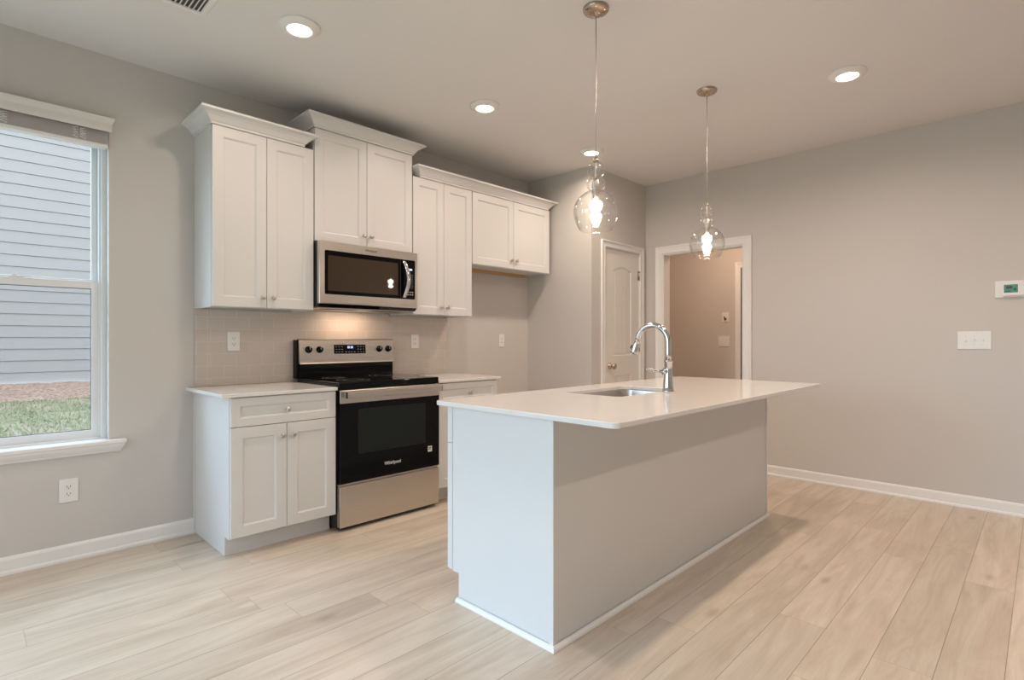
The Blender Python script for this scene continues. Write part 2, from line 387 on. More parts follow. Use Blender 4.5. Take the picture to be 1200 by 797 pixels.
casing('trim_1', PX0 + 0.006, PX1 - 0.006, PZ - 0.006, YP, 'y', -1, 0.062)
casing('trim_2', OY0 + 0.006, OY1 - 0.006, OZ - 0.006, E, 'x', -1, 0.074)
# jamb linings
b = new(); bx(b, E - 0.0, E + WT, OY0, OY0 + 0.018, 0, OZ - 0.018); bx(b, E, E + WT, OY1 - 0.018, OY1, 0, OZ - 0.018); bx(b, E, E + WT, OY0, OY1, OZ - 0.018, OZ)
struct('trim_3', b, 'trim_paint')
b = new(); bx(b, PX0, PX0 + 0.012, YP, YP + 0.11, 0, PZ - 0.012); bx(b, PX1 - 0.012, PX1, YP, YP + 0.11, 0, PZ - 0.012); bx(b, PX0, PX1, YP, YP + 0.11, PZ - 0.012, PZ)
bx(b, PX0 + 0.012, PX0 + 0.02, YP + 0.042, YP + 0.055, 0, PZ - 0.02); bx(b, PX1 - 0.02, PX1 - 0.012, YP + 0.042, YP + 0.055, 0, PZ - 0.02)
struct('trim_4', b, 'trim_paint')

# pantry door: moulded two panel, arched top with plank grooves
def panel_door(name, x0, x1, z0, z1, y0, label=None):
    """faces -Y, front plane y0"""
    b = new()
    def outline(px0, px1, pz0, pz1, arch, ins, n=12):
        L = [(px0 + ins, pz0 + ins), (px1 - ins, pz0 + ins)]
        cx = (px0 + px1) / 2; hw = (px1 - px0) / 2
        for k in range(n + 1):
            x = (px1 - ins) + ((px0 + ins) - (px1 - ins)) * k / n
            u = (x - cx) / hw
            L.append((x, pz1 - ins + arch * (1 - u * u)))
        return L
    st = 0.128
    pans = [(x0 + st + 0.015, x1 - st - 0.01, 1.02, 1.838, 0.04), (x0 + st + 0.015, x1 - st - 0.01, 0.22, 0.83, 0.0)]
    edges = []
    outer = [b.verts.new((x, y0, z)) for x, z in ((x0, z0), (x1, z0), (x1, z1), (x0, z1))]
    edges += [b.edges.new((outer[i], outer[(i + 1) % 4])) for i in range(4)]
    back = [b.verts.new((v.co.x, y0 + 0.035, v.co.z)) for v in outer]
    for i in range(4): b.faces.new((outer[i], outer[(i + 1) % 4], back[(i + 1) % 4], back[i]))
    b.faces.new(back)
    for p in pans:
        prev = None
        for ins, d in ((0, 0), (0.006, 0.007), (0.016, 0.009), (0.022, 0.007)):
            L = [b.verts.new((x, y0 + d, z)) for x, z in outline(*p, ins)]; n = len(L)
            if prev is None: edges += [b.edges.new((L[i], L[(i + 1) % n])) for i in range(n)]
            else:
                for i in range(n): b.faces.new((prev[i], prev[(i + 1) % n], L[(i + 1) % n], L[i]))
            prev = L
        b.faces.new(prev)
        # planks
        a0, a1 = p[0] + 0.026, p[1] - 0.026; k = 4; w_ = (a1 - a0) / k
        cx = (p[0] + p[1]) / 2; hw = (p[1] - p[0]) / 2
        for i in range(k):
            u0, u1 = a0 + i * w_ + 0.003, a0 + (i + 1) * w_ - 0.003
            top = []
            for q in range(4):
                x = u1 + (u0 - u1) * q / 3; top.append((x, p[3] - 0.028 + p[4] * (1 - ((x - cx) / hw) ** 2)))
            prism(b, [(u0, p[2] + 0.028), (u1, p[2] + 0.028)] + top, 'y', y0 + 0.0035, y0 + 0.0072)
    bmesh.ops.triangle_fill(b, edges=edges, use_beauty=True)
    o = struct(name, b, 'door_paint')
    return o
def door_knob(parent, c, axis, m='nickel'):
    b = new(); lathe(b, [(0.030, 0), (0.031, 0.004), (0.027, 0.009), (0.014, 0.012), (0.011, 0.020), (0.011, 0.030), (0.018, 0.036), (0.026, 0.044), (0.0285, 0.053), (0.026, 0.062), (0.016, 0.068), (0.0, 0.070)], c, axis, 20)
    return fin('door_knob', b, m, parent)
d1 = panel_door('door_1', PX0 + 0.014, PX1 - 0.014, 0.012, PZ - 0.016, YP + 0.006)
door_knob(d1, (4.290, YP + 0.006, 0.925), (0, -1, 0), 'bronze_nickel')
for hz in (0.25, 1.10, 1.82):
    b = new(); tube(b, [(PX1 - 0.012, YP - 0.003, hz - 0.045), (PX1 - 0.012, YP - 0.003, hz + 0.045)], 0.0065, 10)
    bx(b, PX1 - 0.032, PX1 - 0.014, YP + 0.0035, YP + 0.006, hz - 0.045, hz + 0.045); bx(b, PX1 - 0.0115, PX1 - 0.004, YP - 0.001, YP + 0.001, hz - 0.045, hz + 0.045)
    fin('hinge', b, 'nickel', d1)
# hall door at the end
casing('trim_5', 1.60, 2.585, 2.03, HX, 'x', -1, 0.066)
b = new(); ringpanel(b, 1.61, 2.572, 0.01, 2.02, HX - 0.006, [(0, 0.006), (0, 0.001), (0.001, 0), (0.12, 0), (0.125, 0.004), (0.15, 0.003)], 1, 'x')
d2 = struct('door_2', b, 'door_paint')
door_knob(d2, (HX - 0.006, 2.525, 0.94), (-1, 0, 0), 'bronze_nickel')
b = new(); bx(b, HX - 0.0075, HX - 0.006, 2.5725, 2.584, 0.01, 2.029); fin('door_gap_shadow_strip', b, 'dark_gap', d2).name = 'door_gap_shade'  # dark strip standing in for the shadow in the door gap

# ------------------------------------------------------------------ window
def frame_rect(b, x0, x1, y0, y1, z0, z1, w_, bev=0.003, wt=None, wb=None):
    wt = w_ if wt is None else wt; wb = w_ if wb is None else wb
    bx(b, x0, x0 + w_, y0, y1, z0, z1, bev); bx(b, x1 - w_, x1, y0, y1, z0, z1, bev)
    bx(b, x0 + w_ - bev, x1 - w_ + bev, y0, y1, z1 - wt, z1, bev); bx(b, x0 + w_ - bev, x1 - w_ + bev, y0, y1, z0, z0 + wb, bev)
win = thing('window_1', None, None, (0.1, D + 0.1, WZ0), kind='structure')
b = new(); frame_rect(b, WX0, WX1, D + 0.062, D + 0.148, WZ0 - 0.012, WZ1, 0.024, 0.002, wb=0.03)
bx(b, WX1 - 0.034, WX1 - 0.022, D + 0.075, D + 0.148, WZ0 + 0.01, WZ1 - 0.02, 0.001); bx(b, WX0 + 0.022, WX0 + 0.034, D + 0.075, D + 0.148, WZ0 + 0.01, WZ1 - 0.02, 0.001)
fin('frame', b, 'vinyl', win)
b = new(); frame_rect(b, WX0 + 0.03, WX1 - 0.03, D + 0.085, D + 0.112, WZ0 + 0.014, 1.497, 0.036, 0.003, wt=0.04, wb=0.045)
ls = fin('lower_sash', b, 'vinyl', win)
b = new(); bx(b, WX0 + 0.064, WX1 - 0.064, D + 0.097, D + 0.101, 0.67, 1.46); fin('pane', b, 'window_glass', ls)
b = new(); frame_rect(b, WX0 + 0.065, WX1 - 0.065, D + 0.094, D + 0.0965, WZ0 + 0.058, 1.4575, 0.004, 0.0); fin('glazing_gasket', b, 'slot_dark', ls)
b = new(); bx(b, 0.175, 0.235, D + 0.088, D + 0.112, 1.497, 1.506, 0.002); bx(b, 0.19, 0.205, D + 0.086, D + 0.10, 1.504, 1.514, 0.002); fin('sash_lock', b, 'vinyl', ls)
b = new(); frame_rect(b, WX0 + 0.034, WX1 - 0.034, D + 0.118, D + 0.142, 1.475, WZ1 - 0.02, 0.028, 0.003, wt=0.04, wb=0.035)
us = fin('upper_sash', b, 'vinyl', win)
b = new(); bx(b, WX0 + 0.06, WX1 - 0.06, D + 0.128, D + 0.132, 1.50, WZ1 - 0.05); fin('pane', b, 'window_glass', us)
b = new(); bx(b, WX0 + 0.032, WX1 - 0.032, D + 0.144, D + 0.1448, WZ0 + 0.02, 1.49); fin('insect_screen', b, 'insect_screen', win)
# stool and apron
b = new(); bx(b, WX0 - 0.06, WX1 + 0.076, D - 0.042, D - 0.0005, 0.598, 0.620, 0.005, 3); bx(b, WX0 + 0.002, WX1 - 0.002, D - 0.006, D + 0.064, 0.5985, 0.6195)
struct('trim_6', b, 'trim_paint')
b = new()
ap = [(0.0005, 0.5975), (0.036, 0.5975), (0.034, 0.585), (0.026, 0.572), (0.018, 0.562), (0.014, 0.552), (0.0005, 0.552)]
loops = []
for x, sg in ((WX0 - 0.062, 1), (WX1 + 0.068, -1)):
    loops.append([(x + sg * (0.036 - o) * 0.8, D - o, z) for o, z in ap])
loft(b, loops, True, True, True); struct('trim_7', b, 'trim_paint')
w2 = thing('unseen_window', None, None, (-1.04, D + 0.1, WZ0), kind='structure')  # second window out of view, added to bring cool daylight from the left
b = new(); frame_rect(b, -1.5, -0.58, D + 0.062, D + 0.148, WZ0 - 0.012, WZ1, 0.05, 0.002); bx(b, -1.46, -0.62, D + 0.085, D + 0.125, 1.455, 1.50, 0.003); fin('frame', b, 'vinyl', w2)
b = new(); bx(b, -1.452, -0.628, D + 0.10, D + 0.104, WZ0 + 0.04, WZ1 - 0.05); fin('pane', b, 'window_glass', w2)
b = new(); bx(b, -1.56, -0.52, D - 0.042, D - 0.0005, 0.598, 0.620, 0.005, 3); bx(b, -1.498, -0.582, D - 0.006, D + 0.064, 0.5985, 0.6195); struct('trim_8', b, 'trim_paint')
# blind
bl = thing('window_blind', 'raised faux wood blind with moulded valance at top of left window', 'blind', (0.1, D - 0.02, 2.2))
b = new()
vp = [(0.0, 2.309), (0.008, 2.309), (0.010, 2.322), (0.010, 2.350), (0.014, 2.360), (0.020, 2.372), (0.022, 2.382), (0.0, 2.382)]
y1 = D - 0.047
loops = []
vpo = [(o, z) for o, z in vp]
path = [((WX0 - 0.008, D - 0.001), (-1, 0)), ((WX0 - 0.008, y1), (-1, -1)), ((WX1 + 0.008, y1), (1, -1)), ((WX1 + 0.008, D - 0.001), (1, 0))]
for (px, py), (nx, ny) in path:
    loops.append([(px + nx * (o - 0.012), py + ny * (o - 0.0), z) for o, z in vpo])
loft(b, loops, True, True, True); fin('valance', b, 'blind_vinyl', bl)
b = new(); bx(b, WX0 + 0.006, WX1 - 0.006, D - 0.03, D + 0.03, 2.315, 2.358, 0.002); fin('headrail', b, 'blind_vinyl', bl)
b = new(); z = 2.248
while z < 2.312:
    L = []
    for yy, dz in ((-0.025, 0), (-0.012, 0.0018), (0, 0.0024), (0.012, 0.0018), (0.025, 0)): L.append((D + 0.0 + yy, z + dz + 0.0022))
    for yy, dz in ((0.025, 0), (0.012, 0.0018), (0, 0.0024), (-0.012, 0.0018), (-0.025, 0)): L.append((D + 0.0 + yy, z + dz))
    prism(b, L, 'x', WX0 + 0.008, WX1 - 0.009 + random.uniform(-0.002, 0.0)); z += 0.0046
fin('slats', b, 'blind_vinyl', bl)
b = new(); bx(b, WX0 + 0.008, WX1 - 0.008, D - 0.026, D + 0.026, 2.226, 2.246, 0.004, 3); fin('bottom_rail', b, 'trim_paint', bl)
for cx in (-0.175, 0.135, 0.445):
    b = new()
    for dy in (-0.0285,):
        for s in (-0.016, 0.016):
            for k in range(4):
                pts = [(cx + s + 0.013 * math.sin(t * math.pi * 2 / 8 + k), D + dy - 0.006 * math.sin(math.pi * t / 8), 2.246 + k * 0.016 + 0.016 * t / 8) for t in range(9)]
                tube(b, pts, 0.0019, 5)
    fin('ladder_cord', b, 'blind_cord', bl)

# ------------------------------------------------------------------ cabinets
def knob(parent, c, axis=(0, -1, 0)):
    b = new(); lathe(b, [(0.0075, 0), (0.0065, 0.003), (0.005, 0.008), (0.006, 0.013), (0.0125, 0.017), (0.0145, 0.021), (0.0135, 0.025), (0.008, 0.028), (0.0, 0.0285)], c, axis, 18)
    return fin('knob', b, 'nickel', parent)
CROWN = [(0.0, 0.0), (0.006, 0.0), (0.007, 0.010), (0.012, 0.013), (0.018, 0.021), (0.029, 0.033), (0.044, 0.044), (0.060, 0.050), (0.064, 0.052), (0.064, 0.062), (0.0, 0.062)]
def crown(parent, path, z, k=1.0, kz=1.0):
    """path = [(x, y, miter_nx, miter_ny)]"""
    b = new()
    loft(b, [[(px + nx * o * k, py + ny * o * k, z + h * kz) for o, h in CROWN] for px, py, nx, ny in path], True, True, True)
    return fin('crown_molding', b, 'cabinet_paint', parent)
YF = 3.398   # upper box front
def upper(name, label, x0, x1, z0, z1, knobs, splitx, yf=YF, side_l=True, side_r=True):
    t = thing(name, label, 'cabinet', ((x0 + x1) / 2, (yf + D) / 2, z0), group='white shaker upper cabinets')
    b = new(); bx(b, x0 + 0.0005, x1 - 0.0005, yf, D - 0.0015, z0 + 0.014, z1, 0.0008)
    bx(b, x0 + 0.0005, x0 + 0.017, yf, D - 0.0015, z0, z0 + 0.016); bx(b, x1 - 0.017, x1 - 0.0005, yf, D - 0.0015, z0, z0 + 0.016)
    bx(b, x0 + 0.017, x1 - 0.017, yf, yf + 0.019, z0, z0 + 0.016)
    fin('body', b, 'cabinet_paint', t)
    ys = yf - 0.0195
    for (a, c), kx in zip(((x0 + 0.0035, splitx - 0.0015), (splitx + 0.0015, x1 - 0.0035)), knobs):
        b = new(); ringpanel(b, a, c, z0 + 0.004, z1 - 0.0015, ys, SHAKER)
        d = fin('door', b, 'cabinet_paint', t); knob(d, (kx, ys, z0 + 0.065 if z0 < 1.7 else z0 + 0.078))
    return t
def crown_path(x0, x1, yf, l=True, r=True):
    p = []
    if l: p += [(x0, D - 0.002, -1, 0), (x0, yf, -1, -1)]
    else: p += [(x0, yf, 0, -1)]
    if r: p += [(x1, yf, 1, -1), (x1, D - 0.002, 1, 0)]
    else: p += [(x1, yf, 0, -1)]
    return p
CY_ = YF - 0.0205
u1 = upper('upper_cabinet', 'tall white two-door upper cabinet nearest the window, left of the microwave', 1.003, 1.6085, 1.362, 2.4035, (1.281, 1.342), 1.309)
crown(u1, crown_path(1.003, 1.5375, CY_), 2.404, 1.12, 1.19)
u2 = upper('upper_cabinet', 'raised white two-door upper cabinet above the microwave', 1.6105, 2.376, 1.815, 2.5525, (1.965, 2.02), 1.993)
crown(u2, crown_path(1.6105, 2.376, CY_), 2.553, 1.12, 1.19)
u3 = upper('upper_cabinet', 'tall white two-door upper cabinet right of the microwave', 2.378, 2.9685, 1.362, 2.4035, (2.643, 2.703), 2.673)
u4 = upper('upper_cabinet', 'short wide white cabinet high over the empty refrigerator alcove', 2.9705, 3.951, 1.800, 2.4035, (3.43, 3.49), 3.460)
b = new(); bx(b, 3.951, 3.962, YF - 0.004, YF + 0.04, 1.80, 2.4035, 0.001); fin('filler_strip', b, 'cabinet_paint', u4)
b = new(); bx(b, 3.1, 3.93, D - 0.03, D - 0.008, 1.786, 1.815, 0.001); fin('mounting_rail', b, 'bare_wood', u4)
# one continuous crown over the two right cabinets
cr = new(); PTH = [(2.4485, D - 0.002, -1, 0), (2.4485, CY_, -1, -1), (3.921, CY_, 1, -1), (3.921, D - 0.002, 1, 0)]
loft(cr, [[(px + nx * o * 1.12, py + ny * o * 1.12, 2.404 + h * 1.19) for o, h in CROWN] for px, py, nx, ny in PTH], True, True, True)
tag(fin('crown_molding', cr, 'cabinet_paint'), 'white crown moulding running over both right-hand upper cabinets', 'moulding')

def base_cab(label, x0, x1, left_panel):
    t = thing('base_cabinet', label, 'cabinet', ((x0 + x1) / 2, 3.4, 0), group='white shaker base cabinets')
    yf = 3.094; zt = KT - 0.0205; b = new()
    tk = 3.170
    for xa in (x0, x1 - 0.018):
        prism(b, [(D - 0.0015, 0.001), (tk, 0.001), (tk, 0.105), (yf, 0.105), (yf, zt), (D - 0.0015, zt)], 'x', xa, xa + 0.018)
    bx(b, x0 + 0.018, x1 - 0.018, yf, D - 0.002, 0.105, 0.12); bx(b, x0 + 0.018, x1 - 0.018, D - 0.012, D - 0.002, 0.12, zt)
    bx(b, x0 + 0.018, x1 - 0.018, yf, yf + 0.019, 0.105, 0.14); bx(b, x0 + 0.018, x1 - 0.018, yf, yf + 0.019, 0.69, 0.715); bx(b, x0 + 0.018, x1 - 0.018, yf, yf + 0.019, zt - 0.025, zt)
    bx(b, (x0 + x1) / 2 - 0.015, (x0 + x1) / 2 + 0.015, yf, yf + 0.019, 0.12, 0.71)
    fin('body', b, 'cabinet_paint', t)
    b = new(); bx(b, x0 + 0.018, x1 - 0.018, tk + 0.001, tk + 0.012, 0.001, 0.104); bx(b, x0 + 0.0, x1, tk - 0.0075, tk - 0.0005, 0.001, 0.103, 0.001); fin('toe_kick', b, 'cabinet_paint', t)
    ys = yf - 0.0195; xm = (x0 + x1) / 2
    b = new(); ringpanel(b, x0 + 0.003, x1 - 0.003, 0.7045, KT - 0.0245, ys, slabprof(0.045)); dr = fin('drawer', b, 'cabinet_paint', t); knob(dr, (xm, ys, 0.778))
    for a, c, kx in ((x0 + 0.003, xm - 0.0015, xm - 0.03), (xm + 0.0015, x1 - 0.003, xm + 0.03)):
        b = new(); ringpanel(b, a, c, 0.112, 0.7005, ys, SHAKER); d = fin('door', b, 'cabinet_paint', t); knob(d, (kx, ys, 0.632))
    return t
b1 = base_cab('white base cabinet with drawer and two doors, left of the range', 1.003, 1.604, True)
b2 = base_cab('white base cabinet right of the range, partly hidden by the island', 2.376, 2.966, False)
b = new(); bx(b, 0.996, 1.0025, D - 0.02, D - 0.0015, 0.0, KT - 0.021, 0.001); fin('scribe_molding', b, 'cabinet_paint', b1)
b = new(); bx(b, 0.956, 1.606, 3.058, D - 0.0015, KT - 0.020, KT, 0.003, 3); tag(fin('countertop', b, 'quartz'), 'short white quartz countertop on the base cabinet left of the range', 'countertop', 'wall countertops')
b = new(); bx(b, 2.374, 2.992, 3.058, D - 0.0015, KT - 0.020, KT, 0.003, 3); tag(fin('countertop', b, 'quartz'), 'short white quartz countertop on the base cabinet right of the range', 'countertop', 'wall countertops')
# backsplash
bs = new(); bx(bs, 1.074, 2.966, D - 0.009, D - 0.001, KT + 0.001, 1.361); bx(bs, 1.610, 2.377, D - 0.009, D - 0.001, 1.361, 1.395)
bso = fin('tile_backsplash', bs, 'subway_tile'); tag(bso, 'taupe subway tile backsplash behind the range and counters', 'backsplash')
bs = new(); bx(bs, 1.003, 1.0715, D - 0.0085, D - 0.001, KT + 0.001, 1.361, 0.0005)
fin('edge_tile_column', bs, 'subway_tile', bso)
bs = new(); bx(bs, 1.0712, 1.0745, D - 0.0095, D - 0.001, KT + 0.001, 1.361); fin('grout_joint', bs, 'grout_trim', bso)

# ------------------------------------------------------------------ range
def make_range():
    x0, x1 = 1.611, 2.369; yf = 3.040
    t = thing('electric_range', 'freestanding stainless steel electric range with black glass cooktop and oven door', 'range', ((x0 + x1) / 2, 3.37, 0))
    b = new(); bx(b, x0 + 0.002, x1 - 0.002, yf + 0.045, D - 0.012, 0.018, 0.868, 0.002); bx(b, x0 + 0.02, x1 - 0.02, yf + 0.03, yf + 0.05, 0.012, 0.1); fin('body', b, 'black_matte', t)
    # cooktop
    b = new()
    bx(b, x0, x1, yf + 0.012, 3.64, 0.868, 0.911, 0.006, 3); ct = fin('cooktop', b, 'black_gloss', t)
    for cx, cy, r in ((1.80, 3.22, 0.105), (2.19, 3.22, 0.085), (1.80, 3.49, 0.075), (2.19, 3.49, 0.10)):
        b = new()
        for ra in (r, r * 0.62):
            n = 40
            loft(b, [[(cx + q * math.cos(2 * math.pi * i / n), cy + q * math.sin(2 * math.pi * i / n), 0.9114) for i in range(n)] for q in (ra, ra - 0.002)], True)
        fin('burner_ring', b, 'print_grey', ct)
    # backguard
    b = new(); bx(b, x0 - 0.004, x1 + 0.0, 3.636, D - 0.0095, 0.905, 1.172, 0.003); bx(b, x0 + 0.012, x1 - 0.006, 3.622, 3.64, 0.905, 1.02, 0.003); fin('backguard', b, 'black_gloss', t)
    b = new()
    prism(b, [(3.637, 1.174), (3.632, 1.178), (3.66, 1.179), (3.66, 1.02), (3.610, 1.006), (3.612, 1.014), (3.628, 1.170)], 'x', x0 + 0.008, x1 - 0.003)
    cp = fin('control_panel', b, 'stainless', t)
    def sl(z): return 3.612 + (z - 1.014) / 0.156 * 0.016
    nrm = (0, -1, 0.1)
    for kx in (1.684, 1.764, 2.240, 2.318):
        b = new(); yk = sl(1.104)
        lathe(b, [(0.0245, 0.0), (0.0245, 0.003), (0.020, 0.005), (0.0185, 0.022), (0.017, 0.025), (0.0, 0.0255)], (kx, yk, 1.104), nrm, 24)
        kb = fin('burner_knob', b, 'black_gloss', cp)
        b = new(); bx(b, kx - 0.0018, kx + 0.0018, yk - 0.0275, yk - 0.024, 1.104 - 0.001, 1.122, 0.0005); fin('pointer', b, 'print_grey', kb)
    b = new()
    prism(b, [(sl(1.072) - 0.0015, 1.072), (sl(1.137) - 0.0015, 1.137), (sl(1.137) + 0.004, 1.137), (sl(1.072) + 0.004, 1.072)], 'x', 1.872, 2.124); dp = fin('display', b, 'black_gloss', cp)
    b = new()
    for i in range(4):
        xx = 1.978 + i * 0.0105 + (0.004 if i > 1 else 0)
        yy = sl(1.118) - 0.0022
        for (ax0, ax1, az0, az1) in ((0, 0.0065, 0.013, 0.0145), (0, 0.0065, 0, 0.0015), (0, 0.0014, 0, 0.0145), (0.0051, 0.0065, 0, 0.0145)):
            bx(b, xx + ax0, xx + ax1, yy, yy + 0.001, 1.111 + az0, 1.111 + az1)
    fin('clock_digits', b, 'clock_digits', dp)
    b = new()
    for xx in (1.890, 1.912, 1.934, 2.062, 2.084, 2.106):
        for zz in (1.085, 1.104, 1.122):
            yy = sl(zz) - 0.0022; bx(b, xx - 0.005, xx + 0.005, yy, yy + 0.001, zz - 0.0012, zz + 0.0012)
    fin('button_marks', b, 'print_grey', dp); b = new()
    for xx in (1.966, 1.988, 2.010, 2.032):
        yy = sl(1.084) - 0.0022; bx(b, xx - 0.006, xx + 0.006, yy, yy + 0.001, 1.0825, 1.0855)
    fin('timer_marks', b, 'print_grey', dp)
    # oven door
    b = new(); bx(b, x0 + 0.002, x1 - 0.002, yf + 0.004, yf + 0.043, 0.292, 0.863, 0.004); od = fin('oven_door', b, 'black_gloss', t)
    b = new(); bx(b, x0 + 0.002, x1 - 0.002, yf - 0.001, yf + 0.03, 0.783, 0.864, 0.004); fin('door_top_band', b, 'stainless', od)
    b = new(); loft(b, [[(p[0], y, p[1]) for p in rr(1.74, 2.24, 0.47, 0.735, 0.008)] for y in (yf + 0.010, yf + 0.0032)], True, True, True); fin('oven_window', b, 'oven_glass', od)
    b = new()
    o_, i_ = rr(1.735, 2.245, 0.465, 0.74, 0.01), rr(1.738, 2.242, 0.468, 0.737, 0.01)
    loft(b, [[(p[0], yf + 0.0036, p[1]) for p in L] for L in (o_, i_)], True); loft(b, [[(p[0], yf + 0.0032, p[1]) for p in L] for L in (o_, i_)], True)
    fin('window_border', b, 'black_matte', od)
    b = new()
    hp = rr(yf - 0.052, yf - 0.032, 0.816, 0.857, 0.006, 4)
    prism(b, hp, 'x', x0 + 0.024, x1 - 0.018)
    for hx in (x0 + 0.045, x1 - 0.04): bx(b, hx - 0.012, hx + 0.012, yf - 0.034, yf, 0.824, 0.85, 0.003)
    h = fin('door_handle', b, 'stainless', od)
    for ex in (x0 + 0.0195, x1 - 0.018):
        b = new(); bx(b, ex, ex + 0.0045, yf - 0.051, yf - 0.033, 0.818, 0.855, 0.001); fin('end_cap', b, 'black_matte', h)
    text_part('logo', 'Whirlpool', 0.030, 'print_grey', od, (1.985, yf + 0.0035, 0.372), bold=True)
    b = new(); bx(b, 2.268, 2.302, yf + 0.0025, yf + 0.004, 0.398, 0.436); st = fin('energy_sticker', b, 'plastic_white', od)
    b = new(); bx(b, 2.274, 2.296, yf + 0.0018, yf + 0.0027, 0.423, 0.430); bx(b, 2.274, 2.279, yf + 0.0018, yf + 0.0027, 0.406, 0.430); bx(b, 2.274, 2.296, yf + 0.0018, yf + 0.0027, 0.413, 0.418); bx(b, 2.284, 2.296, yf + 0.0018, yf + 0.0027, 0.403, 0.407); fin('sticker_print', b, 'slot_dark', st)
    # storage drawer
    b = new(); bx(b, x0 + 0.002, x1 - 0.002, yf + 0.006, yf + 0.043, 0.026, 0.276, 0.004); bx(b, x0 + 0.002, x1 - 0.002, yf + 0.022, yf + 0.043, 0.276, 0.288, 0.002); fin('storage_drawer', b, 'stainless', t)
    for fx in (x0 + 0.045, x1 - 0.045):
        for fy in (yf + 0.075, 3.62):
            b = new(); lathe(b, [(0.018, 0), (0.018, 0.006), (0.008, 0.008), (0.008, 0.024)], (fx, fy, 0.0005), n=14); fin('foot', b, 'rubber', t)
    return t
make_range()

# ------------------------------------------------------------------ microwave
def make_micro():
    x0, x1 = 1.6125, 2.374; yf = 3.312; z0, z1 = 1.400, 1.8125
    t = thing('microwave', 'over-the-range stainless steel microwave with curved vertical handle', 'microwave', ((x0 + x1) / 2, 3.5, z0))
    b = new(); bx(b, x0, x1, yf + 0.03, D - 0.0105, z0 - 0.012, z1 - 0.0, 0.003); body = fin('body', b, 'black_matte', t)
    # face frame of stainless, ring around black area
    b = new()
    outer = rr(x0, x1, z0 + 0.006, z1, 0.006, 3); inner = rr(1.648, 2.352, 1.468, 1.754, 0.010, 3)
    for y in (yf,):
        loft(b, [[(p[0], yf + 0.03, p[1]) for p in outer], [(p[0], yf + 0.003, p[1]) for p in outer], [(p[0] + (0.003 if p[0] < 2 else -0.003), yf, p[1] + (0.003 if p[1] < 1.6 else -0.003)) for p in outer], [(p[0], yf, p[1]) for p in inner], [(p[0], yf + 0.004, p[1]) for p in inner]], True)
    fr = fin('door_frame', b, 'stainless', t)
    b = new(); loft(b, [[(p[0], y, p[1]) for p in inner] for y in (yf + 0.02, yf + 0.0035)], True, True, True); bz = fin('door_glass', b, 'black_gloss', t)
    b = new(); loft(b, [[(p[0], y, p[1]) for p in rr(1.672, 2.205, 1.492, 1.722, 0.004, 3)] for y in (yf + 0.006, yf + 0.0028)], True, True, True); fin('door_window', b, 'micro_glass', bz)
    b = new(); bx(b, 2.2285, 2.230, yf + 0.002, yf + 0.004, 1.472, 1.750); fin('panel_seam', b, 'slot_dark', bz)
    # curved handle
    b = new(); loops = []
    n = 16
    for i in range(n + 1):
        u = i / n; z = 1.478 + 0.262 * u; bow = math.sin(math.pi * u)
        xc = 2.246 + 0.022 * bow; y = yf - 0.012 - 0.026 * bow; wd = 0.013 + 0.002 * bow
        L = rr(xc - wd, xc + wd, y - 0.008, y + 0.006, 0.004, 2)
        loops.append([(p[0], p[1], z) for p in L])
    loft(b, loops, True, True, True, True)
    for zz in (1.482, 1.736): bx(b, 2.236, 2.256, yf - 0.012, yf + 0.004, zz - 0.004, zz + 0.004)
    fin('handle', b, 'chrome', t)
    b = new()
    for i in range(4):
        xx = 2.295 + i * 0.0085
        for (ax0, ax1, az0, az1) in ((0, 0.0055, 0.0105, 0.012), (0, 0.0055, 0, 0.0015), (0, 0.0014, 0, 0.012), (0.0041, 0.0055, 0, 0.012)):
            bx(b, xx + ax0, xx + ax1, yf + 0.0022, yf + 0.0034, 1.679 + az0, 1.679 + az1)
    fin('clock_digits', b, 'clock_digits', bz)
    b = new()
    for r in range(7):
        for c in range(4):
            xx = 2.293 + c * 0.0125; zz = 1.645 - r * 0.0155
            bx(b, xx - 0.003, xx + 0.003, yf + 0.0024, yf + 0.0034, zz - 0.0012, zz + 0.0012)
    fin('keypad_marks', b, 'print_grey', bz); b = new()
    for r in range(2):
        for c in range(3):
            xx = 2.290 + c * 0.020; zz = 1.520 - r * 0.018; bx(b, xx - 0.005, xx + 0.005, yf + 0.0024, yf + 0.0034, zz - 0.004, zz + 0.004, 0.001)
    fin('button_marks', b, 'print_grey', bz)
    text_part('logo', 'Whirlpool', 0.022, 'slot_dark', fr, (1.985, yf - 0.0004, 1.783))
    # bottom: vent grille, light
    b = new(); prism(b, [(yf + 0.004, 1.404), (yf + 0.03, 1.404), (yf + 0.05, 1.386), (yf + 0.03, 1.384)], 'x', x0 + 0.004, x1 - 0.004); fin('bottom_vent', b, 'black_gloss', t)
    b = new(); bx(b, x0 + 0.01, x1 - 0.01, yf + 0.045, D - 0.02, 1.379, 1.389, 0.002); up = fin('underside_panel', b, 'stainless', t)
    b = new()
    for i in range(22): bx(b, x0 + 0.06 + i * 0.012, x0 + 0.066 + i * 0.012, yf + 0.08, yf + 0.2, 1.3785, 1.3795)
    fin('grease_filter', b, 'slot_dark', up); b = new()
    for i in range(22): bx(b, x1 - 0.06 - i * 0.012, x1 - 0.066 - i * 0.012, yf + 0.08, yf + 0.2, 1.3785, 1.3795)
    fin('grease_filter', b, 'slot_dark', up)
    b = new(); bx(b, 1.815, 2.165, D - 0.20, D - 0.09, 1.3765, 1.380, 0.001); fin('cooktop_lamp', b, 'plastic_white', up)
    l = bpy.data.lights.new('cooktop_light', 'AREA'); l.shape = 'RECTANGLE'; l.size = 0.34; l.size_y = 0.10; l.energy = 1.3; l.color = (1, 0.70, 0.48)
    o = bpy.data.objects.new('cooktop_light', l); COL.objects.link(o); o.parent = up; o.location = Vector((1.99, D - 0.145, 1.3755)) - t.location
    return t
make_micro()

